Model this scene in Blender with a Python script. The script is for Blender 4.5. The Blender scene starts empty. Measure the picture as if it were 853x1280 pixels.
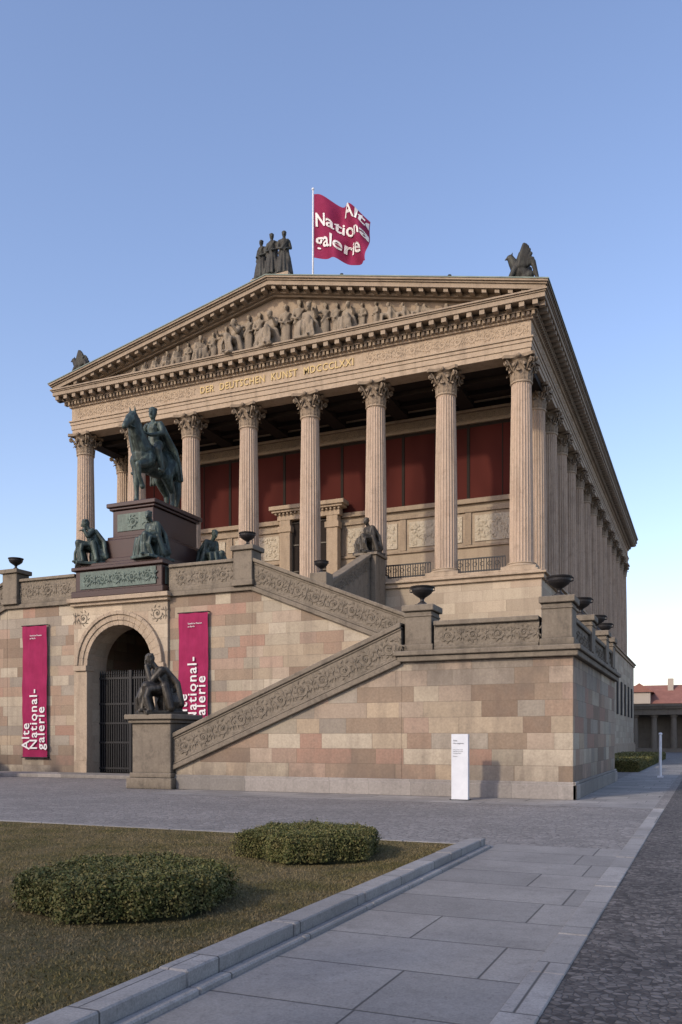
import bpy, bmesh, math, random
import numpy as np
from mathutils import Vector, Matrix
random.seed(7); np.random.seed(7)
UC=-24.46
scene=bpy.context.scene
# ------------------------------------------------------------------ materials
class NT:
    def __init__(s,name):
        s.m=bpy.data.materials.new(name); s.m.use_nodes=True
        s.t=s.m.node_tree; s.b=s.t.nodes['Principled BSDF']
        s.pos=s.n('ShaderNodeNewGeometry').outputs['Position']
    def n(s,typ,**kw):
        x=s.t.nodes.new(typ)
        for k,v in kw.items(): setattr(x,k,v)
        return x
    def l(s,a,b): s.t.links.new(a,b)
    def setin(s,node,key,val):
        if isinstance(val,bpy.types.NodeSocket): s.l(val,node.inputs[key])
        else: node.inputs[key].default_value=val
    def scale(s,vec,sc):
        x=s.n('ShaderNodeVectorMath',operation='MULTIPLY'); s.l(vec,x.inputs[0]); x.inputs[1].default_value=sc
        return x.outputs[0]
    def noise(s,vec,scale,detail=4,rough=.6):
        x=s.n('ShaderNodeTexNoise'); s.l(vec,x.inputs['Vector']); x.inputs['Scale'].default_value=scale
        x.inputs['Detail'].default_value=detail; x.inputs['Roughness'].default_value=rough
        return x.outputs['Fac']
    def vor(s,vec,scale,feature='F1'):
        x=s.n('ShaderNodeTexVoronoi',feature=feature); s.l(vec,x.inputs['Vector']); x.inputs['Scale'].default_value=scale
        return x
    def rng(s,f,a,b,c=0.,d=1.):
        x=s.n('ShaderNodeMapRange'); s.l(f,x.inputs[0])
        for i,v in enumerate((a,b,c,d)): x.inputs[i+1].default_value=v
        return x.outputs[0]
    def math(s,op,a,b=0.):
        x=s.n('ShaderNodeMath',operation=op); s.setin(x,0,a); s.setin(x,1,b); return x.outputs[0]
    def mix(s,fac,a,b,mode='MIX'):
        x=s.n('ShaderNodeMix',data_type='RGBA',blend_type=mode)
        s.setin(x,0,fac)
        for i,c in ((6,a),(7,b)):
            if isinstance(c,tuple): x.inputs[i].default_value=(c[0],c[1],c[2],1)
            else: s.l(c,x.inputs[i])
        return x.outputs[2]
    def ramp(s,f,cols,interp='LINEAR'):
        x=s.n('ShaderNodeValToRGB'); s.l(f,x.inputs[0]); r=x.color_ramp; r.interpolation=interp
        k=len(cols)
        while len(r.elements)<k: r.elements.new(.5)
        for i,c in enumerate(cols):
            r.elements[i].position=i/(k-1) if interp=='LINEAR' else i/k
            r.elements[i].color=(c[0],c[1],c[2],1)
        return x.outputs[0]
    def bump(s,h,strength,dist=.02,nrm=None):
        x=s.n('ShaderNodeBump'); s.l(h,x.inputs['Height']); x.inputs['Strength'].default_value=strength
        x.inputs['Distance'].default_value=dist
        if nrm is not None: s.l(nrm,x.inputs['Normal'])
        return x.outputs[0]
    def fin(s,col,rough=.85,nrm=None,metal=0.,spec=.3):
        if isinstance(col,tuple): s.b.inputs['Base Color'].default_value=(col[0],col[1],col[2],1)
        else: s.l(col,s.b.inputs['Base Color'])
        s.setin(s.b,'Roughness',rough); s.b.inputs['Metallic'].default_value=metal
        s.b.inputs['Specular IOR Level'].default_value=spec
        if nrm is not None: s.l(nrm,s.b.inputs['Normal'])
        return s.m
    def blocks(s,bw,bh,cols,flat=False,m=.012,warp=.3):
        """irregular coursed masonry: returns colour, mortar factor, second random"""
        sp=s.n('ShaderNodeSeparateXYZ'); s.l(s.pos,sp.inputs[0])
        if flat: U_,V_=sp.outputs[0],sp.outputs[1]
        else: U_,V_=s.math('ADD',sp.outputs[0],sp.outputs[1]),sp.outputs[2]
        v=s.math('DIVIDE',V_,bh); row=s.math('FLOOR',v)
        wr=s.n('ShaderNodeTexWhiteNoise',noise_dimensions='1D'); s.l(row,wr.inputs['W'])
        c=s.math('ADD',s.math('DIVIDE',U_,bw),s.math('MULTIPLY',wr.outputs['Value'],7.3))
        ph=s.math('ADD',s.math('MULTIPLY',c,2.1),s.math('MULTIPLY',row,5.3))
        c=s.math('ADD',c,s.math('MULTIPLY',s.math('SINE',ph),warp))
        ci=s.math('FLOOR',c); cb=s.n('ShaderNodeCombineXYZ'); s.l(ci,cb.inputs[0]); s.l(row,cb.inputs[1])
        wn=s.n('ShaderNodeTexWhiteNoise',noise_dimensions='2D'); s.l(cb.outputs[0],wn.inputs['Vector'])
        col=s.ramp(wn.outputs['Value'],cols,'CONSTANT')
        fu=s.math('FRACT',c); fv=s.math('FRACT',v)
        du=s.math('MULTIPLY',s.math('MINIMUM',fu,s.math('SUBTRACT',1.,fu)),bw); dv=s.math('MULTIPLY',s.math('MINIMUM',fv,s.math('SUBTRACT',1.,fv)),bh)
        dm=s.math('MINIMUM',du,dv); fac=s.rng(dm,m*.3,m,1,0)
        cc=s.n('ShaderNodeSeparateColor'); s.l(wn.outputs['Color'],cc.inputs[0])
        return col,fac,cc.outputs[1]

def stone(name,base,dark,light,streak=.45,blot=.5,bump=.4,ashlar=None,ao=False,flat=False,mortar=.5,bscale=1.,lightf=.35,relief=0,band_and_dirt=None):
    t=NT(name)
    facm=None; col=None
    if ashlar:
        bw,bh,cols=ashlar
        col,facm,r2=t.blocks(bw,bh,cols,flat)
        col=t.mix(1.,col,t.ramp(r2,[(.87,.87,.87),(1.1,1.1,1.1)]),'MULTIPLY')
    n1=t.noise(t.pos,.45,6,.65); n2=t.noise(t.scale(t.pos,(2.2,2.2,.22)),1.,5,.6); n3=t.noise(t.pos,14,5,.7)
    n4=t.noise(t.pos,2.6,6,.7)
    if col is None: col=t.mix(t.rng(n1,.3,.7),base,light)
    else: col=t.mix(t.rng(n4,.35,.75,0,lightf),col,light)
    col=t.mix(t.rng(n4,.52,.78,0,blot),col,dark)
    col=t.mix(t.rng(n1,.5,.72,0,blot*.6),col,dark)
    col=t.mix(t.rng(n2,.5,.78,0,streak),col,dark)
    col=t.mix(1.,col,t.ramp(t.rng(n3,.25,.75),[(.78,.78,.78),(1.12,1.12,1.12)]),'MULTIPLY')
    if band_and_dirt:   # darker band below the coping, splash dirt near the ground
        z0,z1,ym=band_and_dirt; sp=t.n('ShaderNodeSeparateXYZ'); t.l(t.pos,sp.inputs[0])
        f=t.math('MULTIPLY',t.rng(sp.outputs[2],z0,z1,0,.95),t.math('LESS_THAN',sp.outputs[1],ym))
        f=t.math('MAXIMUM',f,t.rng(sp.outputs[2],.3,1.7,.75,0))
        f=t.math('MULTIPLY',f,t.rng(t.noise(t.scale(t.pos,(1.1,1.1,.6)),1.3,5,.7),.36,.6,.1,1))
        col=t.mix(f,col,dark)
    if facm is not None: col=t.mix(t.math('MULTIPLY',facm,mortar),col,tuple(c*.45 for c in base))
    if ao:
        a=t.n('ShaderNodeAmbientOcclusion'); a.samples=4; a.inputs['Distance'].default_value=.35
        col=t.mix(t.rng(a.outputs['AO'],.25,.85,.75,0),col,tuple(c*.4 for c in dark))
    h=t.math('ADD',t.math('MULTIPLY',n3,.5),n4)
    if facm is not None: h=t.math('SUBTRACT',h,t.math('MULTIPLY',facm,1.2))
    if relief:
        v=t.vor(t.pos,relief,'SMOOTH_F1'); h=t.math('SUBTRACT',h,t.math('MULTIPLY',v.outputs['Distance'],1.6))
    return t.fin(col,.88,t.bump(h,bump,.02*bscale),spec=.2)

ASH=[(.29,.215,.15),(.40,.32,.225),(.36,.255,.18),(.44,.37,.27),(.38,.27,.20),(.33,.285,.225),(.34,.235,.165),(.47,.40,.30),(.24,.17,.12),(.39,.335,.25),(.35,.215,.155),(.41,.32,.22),(.31,.265,.21),(.42,.33,.245)]
M_ash=stone('ashlar_sandstone',(.36,.28,.2),(.15,.12,.095),(.42,.345,.25),.45,.4,.35,ashlar=(1.2,.47,ASH),lightf=.22,band_and_dirt=(2.8,4.1,31.3))
ASH2=[(.40,.325,.235),(.47,.385,.28),(.42,.325,.235),(.49,.41,.30),(.44,.365,.27)]
M_ash2=stone('pale_ashlar',(.43,.35,.25),(.23,.18,.135),(.49,.41,.30),.4,.35,.3,ashlar=(1.6,.62,ASH2),mortar=.45)
M_cella=stone('cella_ashlar',(.36,.29,.205),(.2,.155,.115),(.42,.345,.25),.3,.35,.3,ashlar=(1.6,.62,[(.35,.28,.2),(.40,.325,.235),(.37,.295,.215)]),mortar=.45)
M_stone=stone('temple_sandstone',(.39,.305,.215),(.17,.13,.095),(.46,.365,.265),.6,.5,.35)
M_shaft=stone('column_sandstone',(.42,.32,.235),(.19,.142,.105),(.50,.395,.30),.7,.6,.3)
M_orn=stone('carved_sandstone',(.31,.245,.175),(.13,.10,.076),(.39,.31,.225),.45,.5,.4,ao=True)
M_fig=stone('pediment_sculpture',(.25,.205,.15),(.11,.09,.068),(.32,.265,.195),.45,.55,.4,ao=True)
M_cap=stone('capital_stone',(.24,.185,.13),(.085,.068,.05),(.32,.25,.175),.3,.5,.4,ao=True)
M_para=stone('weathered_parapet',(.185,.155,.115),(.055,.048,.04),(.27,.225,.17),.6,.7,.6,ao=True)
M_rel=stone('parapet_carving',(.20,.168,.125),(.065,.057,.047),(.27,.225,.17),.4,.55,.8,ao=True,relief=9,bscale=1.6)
M_plinth=stone('granite_plinth',(.26,.24,.215),(.13,.118,.105),(.32,.295,.26),.35,.5,.3,ashlar=(1.9,.6,[(.23,.21,.185),(.31,.28,.25)]))
M_dark=stone('dark_interior',(.022,.017,.014),(.012,.01,.009),(.03,.023,.019),.2,.3,.2)  # near black for openings; portico shade is put into this colour
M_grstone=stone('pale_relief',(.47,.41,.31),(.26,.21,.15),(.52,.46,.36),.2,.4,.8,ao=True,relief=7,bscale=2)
def bronze(name,a,b,c,rough=.5):
    t=NT(name); n=t.noise(t.pos,2.2,6,.7); n2=t.noise(t.scale(t.pos,(5,5,.9)),1.2,5,.6); n3=t.noise(t.pos,30,3); n4=t.noise(t.pos,9,4,.6)
    col=t.mix(t.rng(n,.4,.65),a,b); col=t.mix(t.rng(n2,.50,.7,0,.85),col,c)
    g=t.n('ShaderNodeNewGeometry'); col=t.mix(t.rng(g.outputs['Pointiness'],.5,.58,0,.5),col,c)
    return t.fin(col,rough,t.bump(t.math('ADD',n3,t.math('MULTIPLY',n4,2.)),.3,.015),metal=.2,spec=.4)
M_bronze=bronze('patinated_bronze',(.018,.024,.021),(.045,.065,.055),(.12,.165,.14))
M_bronzed=bronze('dark_bronze',(.022,.018,.014),(.055,.047,.036),(.12,.105,.08))
M_bronzer=bronze('roof_statue_bronze',(.03,.028,.024),(.05,.047,.04),(.08,.085,.07),.7)
M_iron=NT('black_iron').fin((.012,.012,.013),.55,spec=.4)
M_urn=NT('urn_cast_iron').fin((.018,.016,.016),.5,spec=.4)
t=NT('red_granite'); n=t.noise(t.pos,40,3); n2=t.noise(t.pos,1.5,4)
M_gran=t.fin(t.mix(t.rng(n2,.3,.7,0,.4),t.ramp(t.rng(n,.35,.65),[(.025,.012,.010),(.075,.035,.028)]),(.03,.023,.02)),.35,spec=.35)
t=NT('dark_red_blind'); n=t.noise(t.scale(t.pos,(.35,.6,.12)),1.,2)
M_red=t.fin(t.mix(t.rng(n,.35,.65),(.052,.0145,.0125),(.092,.025,.02)),.9,spec=.04)
t=NT('roof_metal'); n=t.noise(t.pos,1.1,5)
M_roof=t.fin(t.mix(t.rng(n,.35,.65),(.13,.16,.135),(.20,.25,.21)),.6)
t=NT('banner_magenta'); n=t.noise(t.pos,2.,3)
M_mag=t.fin(t.mix(t.rng(n,.3,.7),(.24,.012,.06),(.30,.018,.08)),.75,t.bump(t.noise(t.scale(t.pos,(2.5,2.5,.4)),1,2),.8,.1),spec=.2)
t=NT('flag_magenta'); n=t.noise(t.pos,1.,3)
M_flag=t.fin(t.mix(t.rng(n,.3,.7),(.19,.018,.055),(.25,.028,.08)),.8,spec=.1)
M_white=NT('white_print').fin((.70,.68,.66),.7)
M_gold=NT('gilt_letters').fin((.55,.41,.18),.6)
t=NT('sign_white'); M_sign=t.fin(t.mix(t.rng(t.noise(t.pos,3,4),.3,.7),(.72,.74,.76),(.62,.64,.66)),.45)
M_grey=NT('sign_text_grey').fin((.25,.25,.26),.6)
# ground mats
def cobble(name,c1,c2,scale,gap,bumps=.6):
    t=NT(name); v=t.vor(t.pos,scale); e=t.vor(t.pos,scale,'DISTANCE_TO_EDGE')
    cc=t.n('ShaderNodeSeparateColor'); t.l(v.outputs['Color'],cc.inputs[0])
    col=t.mix(cc.outputs[0],c1,c2)
    col=t.mix(t.rng(t.noise(t.pos,.35,5,.65),.35,.7,0,.55),col,tuple(x*.6 for x in c1))
    col=t.mix(t.rng(t.noise(t.pos,1.7,5,.7),.5,.75,0,.4),col,tuple(min(1,x*1.25) for x in c2))
    col=t.mix(t.rng(e.outputs['Distance'],0,.09,1,0),col,gap)
    h=t.rng(e.outputs['Distance'],0,.15)
    return t.fin(col,.8,t.bump(h,bumps,.012),spec=.3)
M_plaza=cobble('plaza_setts',(.205,.188,.172),(.31,.285,.26),9.,(.105,.096,.086))
M_road=cobble('mosaic_paving',(.045,.038,.034),(.20,.178,.16),17.,(.04,.034,.03))
M_ground=cobble('ground_paving',(.19,.175,.16),(.27,.25,.23),3.,(.11,.10,.09))
def slab(name,bw,bh,cols,m=.012,warp=.3):
    t=NT(name); col,fac,r2=t.blocks(bw,bh,cols,True,m,warp)
    n1=t.noise(t.pos,.8,6,.7); n2=t.noise(t.pos,60,3,.6); n3=t.noise(t.pos,6,5,.7); n5=t.noise(t.pos,22,3,.6)
    col=t.mix(1.,col,t.ramp(r2,[(.93,.93,.93),(1.05,1.05,1.05)]),'MULTIPLY')
    col=t.mix(t.rng(n1,.40,.70,0,.6),col,(.15,.138,.125))
    col=t.mix(t.rng(n3,.52,.72,0,.5),col,(.15,.138,.126))
    col=t.mix(t.rng(n5,.64,.72,0,.45),col,(.07,.062,.056))
    col=t.mix(1.,col,t.ramp(t.rng(n2,.3,.7),[(.78,.78,.78),(1.12,1.12,1.12)]),'MULTIPLY')
    col=t.mix(t.math('MULTIPLY',fac,.85),col,(.045,.041,.037))
    h=t.math('SUBTRACT',t.math('MULTIPLY',n2,.25),fac)
    return t.fin(col,.75,t.bump(h,.4,.01),spec=.3)
M_slab=slab('granite_slabs',1.93,.98,[(.25,.236,.218),(.29,.272,.25),(.268,.252,.232)],.014,.06)
M_apron=slab('apron_slabs',1.5,.75,[(.27,.254,.235),(.34,.318,.29),(.31,.292,.268)])
M_kerb=slab('kerb_granite',3.3,1.3,[(.29,.274,.255),(.34,.322,.30)])
t=NT('lawn_grass'); n=t.noise(t.pos,.9,6,.7); n2=t.noise(t.pos,18,5,.75); n3=t.noise(t.pos,90,3)
c=t.mix(t.rng(n,.35,.65),(.098,.088,.036),(.20,.155,.085)); c=t.mix(t.rng(n2,.4,.7),c,(.08,.067,.032))
M_lawn=t.fin(c,.95,t.bump(n3,.8,.03),spec=.05)
t=NT('grass_blades'); g=t.n('ShaderNodeNewGeometry'); n=t.noise(t.pos,.9,6,.7); n2=t.noise(t.pos,.3,3,.6)
c=t.mix(g.outputs['Random Per Island'],(.09,.088,.03),(.21,.165,.075)); c=t.mix(t.rng(n,.38,.6,0,.85),c,(.25,.19,.105)); c=t.mix(t.rng(n2,.5,.7,0,.5),c,(.085,.09,.035))
M_blade=t.fin(c,.9,spec=.05)
t=NT('boxwood_leaves'); g=t.n('ShaderNodeNewGeometry'); n=t.noise(t.pos,5,4,.6)
c=t.ramp(g.outputs['Random Per Island'],[(.045,.058,.018),(.085,.10,.03),(.15,.145,.05),(.21,.18,.07)])
c=t.mix(t.rng(n,.45,.7,0,.6),c,(.15,.12,.05))
M_leaf=t.fin(c,.7,spec=.2)
M_core=NT('hedge_core').fin((.02,.022,.009),1.)
t=NT('bark'); M_bark=t.fin(t.mix(t.rng(t.noise(t.scale(t.pos,(6,6,1)),1,4),.3,.7),(.07,.055,.04),(.13,.105,.08)),.95)
t=NT('red_roof_tiles'); M_tile=t.fin(t.mix(t.rng(t.noise(t.pos,1,4),.3,.7),(.22,.10,.075),(.30,.14,.105)),.85)
M_far=stone('distant_sandstone',(.17,.15,.12),(.08,.07,.056),(.23,.2,.165),.4,.4,.3)
M_cream=stone('distant_render',(.42,.36,.30),(.3,.25,.2),(.46,.4,.33),.2,.2,.1)
# ------------------------------------------------------------------ mesh builder
class MB:
    def __init__(s,fat=1.): s.v=[]; s.f=[]; s.fat=fat
    def add(s,vs,fs):
        o=len(s.v); s.v.extend([tuple(p) for p in vs]); s.f.extend([tuple(i+o for i in f) for f in fs])
    def box(s,x0,x1,y0,y1,z0,z1):
        x0,x1=min(x0,x1),max(x0,x1); y0,y1=min(y0,y1),max(y0,y1)
        s.add([(x0,y0,z0),(x1,y0,z0),(x1,y1,z0),(x0,y1,z0),(x0,y0,z1),(x1,y0,z1),(x1,y1,z1),(x0,y1,z1)],
              [(0,3,2,1),(4,5,6,7),(0,1,5,4),(1,2,6,5),(2,3,7,6),(3,0,4,7)])
    def pxz(s,pts,y0,y1):
        n=len(pts); s.add([(p[0],y0,p[1]) for p in pts]+[(p[0],y1,p[1]) for p in pts],
            [tuple(range(n)),tuple(range(2*n-1,n-1,-1))]+[(i,i+n,(i+1)%n+n,(i+1)%n) for i in range(n)])
    def pyz(s,pts,x0,x1):
        n=len(pts); s.add([(x0,p[0],p[1]) for p in pts]+[(x1,p[0],p[1]) for p in pts],
            [tuple(range(n)),tuple(range(2*n-1,n-1,-1))]+[(i,i+n,(i+1)%n+n,(i+1)%n) for i in range(n)])
    def pxy(s,pts,z0,z1):
        n=len(pts); s.add([(p[0],p[1],z0) for p in pts]+[(p[0],p[1],z1) for p in pts],
            [tuple(range(n-1,-1,-1)),tuple(range(n,2*n))]+[(i,(i+1)%n,(i+1)%n+n,i+n) for i in range(n)])
    def lathe(s,prof,cx,cy,cz,seg=24,mod=None):
        vs=[];fs=[];n=len(prof)
        for r,z in prof:
            for i in range(seg):
                a=2*math.pi*i/seg; rr=r*(mod(a,z) if mod else 1)
                vs.append((cx+rr*math.cos(a),cy+rr*math.sin(a),cz+z))
        for j in range(n-1):
            for i in range(seg):
                k=(i+1)%seg; fs.append((j*seg+i,j*seg+k,(j+1)*seg+k,(j+1)*seg+i))
        fs.append(tuple(range(seg-1,-1,-1))); fs.append(tuple((n-1)*seg+i for i in range(seg)))
        s.add(vs,fs)
    def tube(s,pts,rad,seg=6):
        pts=[Vector(p) for p in pts]; vs=[];fs=[];n=len(pts)
        if not isinstance(rad,(list,tuple)): rad=[rad]*n
        up=Vector((.31,.22,.92)).normalized()
        for i,p in enumerate(pts):
            d=(pts[min(i+1,n-1)]-pts[max(i-1,0)])
            if d.length<1e-6: d=Vector((0,0,1))
            d.normalize(); a=d.cross(up)
            if a.length<1e-3: a=d.cross(Vector((1,0,0)))
            a.normalize(); b=d.cross(a)
            for k in range(seg):
                an=2*math.pi*k/seg; vs.append(p+(a*math.cos(an)+b*math.sin(an))*rad[i])
        for j in range(n-1):
            for k in range(seg):
                q=(k+1)%seg; fs.append((j*seg+k,j*seg+q,(j+1)*seg+q,(j+1)*seg+k))
        fs.append(tuple(range(seg-1,-1,-1))); fs.append(tuple((n-1)*seg+i for i in range(seg)))
        s.add(vs,fs)
    def ell(s,c,r,seg=12,rings=8,M=None):
        vs=[];fs=[]
        for j in range(1,rings):
            th=math.pi*j/rings
            for i in range(seg):
                a=2*math.pi*i/seg
                p=Vector((r[0]*math.sin(th)*math.cos(a),r[1]*math.sin(th)*math.sin(a),r[2]*math.cos(th)))
                if M is not None: p=M@p
                vs.append(p+Vector(c))
        t_=Vector((0,0,r[2])); b_=Vector((0,0,-r[2]))
        if M is not None: t_=M@t_; b_=M@b_
        vs.append(t_+Vector(c)); vs.append(b_+Vector(c)); T=len(vs)-2;B=T+1
        for j in range(rings-2):
            for i in range(seg):
                k=(i+1)%seg; fs.append((j*seg+i,(j+1)*seg+i,(j+1)*seg+k,j*seg+k))
        for i in range(seg):
            k=(i+1)%seg; fs.append((T,i,k)); fs.append((B,(rings-2)*seg+k,(rings-2)*seg+i))
        s.add(vs,fs)
    def cap(s,p0,p1,r0,r1):
        if r0>.03: r0*=s.fat
        if r1>.03: r1*=s.fat
        s.tube([p0,p1],[r0,r1],10); s.ell(p0,(r0,)*3,10,6); s.ell(p1,(r1,)*3,10,6)
    def chain(s,*a):
        for (p,r),(q,w) in zip(a[:-1],a[1:]): s.cap(p,q,r,w)
    def obj(s,name,mat,parent=None,smooth=False,bevel=0,recalc=True,remesh=0,tf=None,it=2):
        me=bpy.data.meshes.new(name); vs=s.v
        if tf is not None: vs=[tuple(tf@Vector(p)) for p in vs]
        me.from_pydata(vs,[],s.f); me.update()
        if recalc:
            b=bmesh.new(); b.from_mesh(me); bmesh.ops.recalc_face_normals(b,faces=b.faces); b.to_mesh(me); b.free()
        me.materials.append(mat)
        if smooth: me.polygons.foreach_set('use_smooth',[True]*len(me.polygons))
        o=bpy.data.objects.new(name,me); scene.collection.objects.link(o)
        if parent: o.parent=parent
        if bevel:
            m=o.modifiers.new('bevel','BEVEL'); m.width=bevel; m.segments=1; m.limit_method='ANGLE'; m.angle_limit=math.radians(50)
        if remesh:
            m=o.modifiers.new('remesh','REMESH'); m.mode='VOXEL'; m.voxel_size=remesh; m.use_smooth_shade=True
            m=o.modifiers.new('smooth','SMOOTH'); m.factor=.5; m.iterations=it
        return o
def empty(name):
    e=bpy.data.objects.new(name,None); scene.collection.objects.link(e); e.empty_display_size=.5; return e
def inst(name,me,loc,parent=None,rot=0,sc=1):
    o=bpy.data.objects.new(name,me); o.location=loc; o.rotation_euler=(0,0,rot); o.scale=(sc,)*3
    scene.collection.objects.link(o)
    if parent: o.parent=parent
    return o
# shallow acanthus / rosette relief on a plane: origin, ex (along), ez(up), nrm (out)
def scrolls(mb,o,ex,ez,nm,L,h,r=.03,gap=1.0):
    o=Vector(o);ex=Vector(ex).normalized();ez=Vector(ez).normalized();nm=Vector(nm)
    k=max(1,int(L/(h*gap*1.15))); st=L/k; r=r*.62; R_=random.Random(3)
    D=-nm*(r*.25)
    for i in range(k):
        c=o+ex*(st*(i+.5))+D; sg=1 if i%2 else -1; R=min(h,st)*.36
        a0=math.pi if i%2 else 0
        pts=[];rd=[]
        for j in range(16):
            tt=j/15; a=sg*(tt*2.6*math.pi)+a0; rr=R*(1-tt*.72)
            pts.append(c+ex*(math.cos(a)*rr)+ez*(math.sin(a)*rr)); rd.append(r*(.9-.3*tt))
        mb.tube(pts,rd,5)
        for q in range(6):
            a=q*math.pi/3; p=c+(ex*math.cos(a)+ez*math.sin(a))*R*.17
            mb.ell(p,(r*1.1,)*3,6,4)
        for q in range(9):
            a=q*.7+i; p=c+(ex*math.cos(a)+ez*math.sin(a))*R*.95; q2=c+(ex*math.cos(a+.35*sg)+ez*math.sin(a+.35*sg))*R*(1.25+.12*R_.random())
            mb.tube([p,p.lerp(q2,.5),q2],[r*.5,r*1.0,r*.3],5)
        e=c+ex*st*.5
        for s_ in(1,-1):
            mb.tube([e,e+ez*s_*h*.16+ex*.02,e+ez*s_*h*.36],[r*.6,r*1.3,r*.3],5)
            mb.tube([e+ez*s_*h*.1,e+ez*s_*h*.2+ex*st*.12,e+ez*s_*h*.33+ex*st*.15],[r*.5,r*.8,r*.3],5)
            mb.tube([e+ez*s_*h*.1,e+ez*s_*h*.2-ex*st*.12,e+ez*s_*h*.33-ex*st*.15],[r*.5,r*.8,r*.3],5)
# ------------------------------------------------------------------ statues primitives
def fingers(b,p,d,s,side=1):
    d=Vector(d).normalized(); p=Vector(p); sd=d.cross(Vector((0,0,1)))
    if sd.length<.1: sd=Vector((0,1,0))
    sd.normalize(); dn=Vector((0,0,-1))
    b.ell(p+d*.04*s,(.05*s,.045*s,.035*s),8,6)
    for i in range(4):
        q=p+d*.07*s+sd*(i-1.5)*.022*s; l=(.07,.085,.08,.06)[i]*s
        b.cap(q,q+d*l*.55,.011*s,.010*s); b.cap(q+d*l*.55,q+d*l*.8+dn*l*.45,.010*s,.008*s)
    q=p+d*.02*s+sd*.045*s*side; b.cap(q,q+(d*.8+sd*.7*side)*.06*s,.013*s,.010*s)
def head(b,c,s,tilt=0.,yaw=0.,beard=False,hair=1.):
    M=Matrix.Rotation(yaw,3,'Z')@Matrix.Rotation(tilt,3,'Y'); c=Vector(c)
    f=lambda x,y,z: c+M@Vector((x,y,z))*s
    b.ell(c,(.098*s,.078*s,.125*s),12,8,M)
    b.ell(f(.035,0,-.07),(.055*s,.05*s,.05*s),8,6)
    b.cap(f(.095,0,.015),f(.118,0,-.025),.012*s,.018*s)
    b.cap(f(.09,.03,.03),f(.09,-.03,.03),.012*s,.012*s)
    b.ell(f(-.02,0,.035),(.108*s*hair,.09*s*hair,.11*s*hair),10,7,M)
    for q in range(8): b.ell(f(-.03+.07*math.cos(q*.8),.075*math.sin(q*.8),.09),(.03*s,)*3,6,4)
    for sg in(-1,1): b.ell(f(0,.08*sg,0),(.02*s,.012*s,.03*s),6,4)
    if beard: b.ell(f(.06,0,-.12),(.05*s,.05*s,.07*s),8,6)
def seated(b,T,arm='rest',robe=True,lean=.1,seed=0,beard=False,seat=True,fat=1.15,hyaw=0.):
    """local life-size, +x forward; T maps to world"""
    R=random.Random(seed); m=MB(fat)
    L=lean
    pel=(0,0,.5); ch=(L*.7,0,.86); nk=(L*1.25,0,1.08); hd=(L*1.7+.03,0,1.25)
    m.cap(pel,(L*.3,0,.68),.18,.155); m.cap((L*.3,0,.68),ch,.155,.165)
    m.cap((L*.9,.10,.97),(L*.9,-.10,.97),.11,.11)
    m.cap((L*.9,0,1.0),nk,.085,.06); m.cap(nk,hd,.06,.06)
    head(m,hd,1.15,tilt=L*1.7,yaw=hyaw,beard=beard)
    for s in (1,-1):
        kx=.5+(.08 if s>0 else -.03); kz=.55+(.07 if s>0 else -.02)
        ax=.42+(.12 if s>0 else -.1)
        m.chain(((0,.11*s,.5),.13),((kx,.16*s,kz),.095),((ax,.15*s,.1),.06))
        m.cap((ax,.15*s,.06),(ax+.2,.17*s,.035),.045,.035)
        if arm=='think' and s>0:
            e=(.46,.13,.72); h=(L*1.7+.13,.05,1.1)
            m.chain(((L*.9,.2*s,1.0),.085),(e,.06),(h,.042)); fingers(m,h,(-.3,-.2,.3),1.1)
        elif arm=='think':
            e=(L*.9+.12,-.24,.74); h=(.44,-.02,.66)
            m.chain(((L*.9,-.2,1.0),.085),(e,.062),(h,.045)); fingers(m,h,(.6,.6,-.2),1.1,-1)
        elif arm=='out' and s>0:
            e=(L+.12,.3,.82); h=(.42,.3,.98)
            m.chain(((L*.9,.2,1.0),.085),(e,.062),(h,.042)); fingers(m,h,(1,-.15,.1),1.1,1)
        else:
            e=(L*.7+.02,.26*s,.72); h=(.36+.06*s,.12*s,.66+.03*s)
            m.chain(((L*.9,.2*s,1.0),.085),(e,.064),(h,.042)); fingers(m,h,(1,-.3*s,-.2),1.1,s)
            m.chain(((L*.8,.2*s,.95),.08),((L*.6,.2*s,.75),.09),((.1,.2*s,.58),.1))
    if robe:
        for i in range(13):
            y=-.27+.045*i; k=.48+.1*R.random(); w=R.uniform(.025,.065)
            m.chain(((.1,y*.7,.6),.075),((k,y,.6-abs(y)*.25+.03*R.random()),w),((k-.02+.12*R.random(),y*1.15,.34),w*.8),((k-.05+.15*R.random(),y*1.3,.05),w))
        for i in range(8):
            y=-.2+.06*i; m.chain(((L*.9+.05,y*.9,1.05),.035),((L*.5+.17,y*.8+.05,.82),.03),((.14,y+.03,.62),.045))
        for i in range(6):
            y=-.25+.1*i; m.chain(((L*.8-.1,y*.6,1.03),.055),((-.17,y*.9,.7),.065),((-.24,y*1.2,.2),.07))
        m.chain(((.15,-.24,.62),.1),((.1,-.32,.35),.08),((.05,-.36,.1),.08)); m.chain(((.15,.24,.62),.1),((.1,.32,.35),.08),((.05,.36,.1),.08))
    if seat:
        m.box(-.28,.2,-.3,.3,.0,.46); m.ell((-.08,.0,.25),(.34,.38,.28),10,6)
        m.box(-.38,.66,-.40,.40,-.06,.03)
    b.add([T@Vector(p) for p in m.v],m.f)
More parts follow.
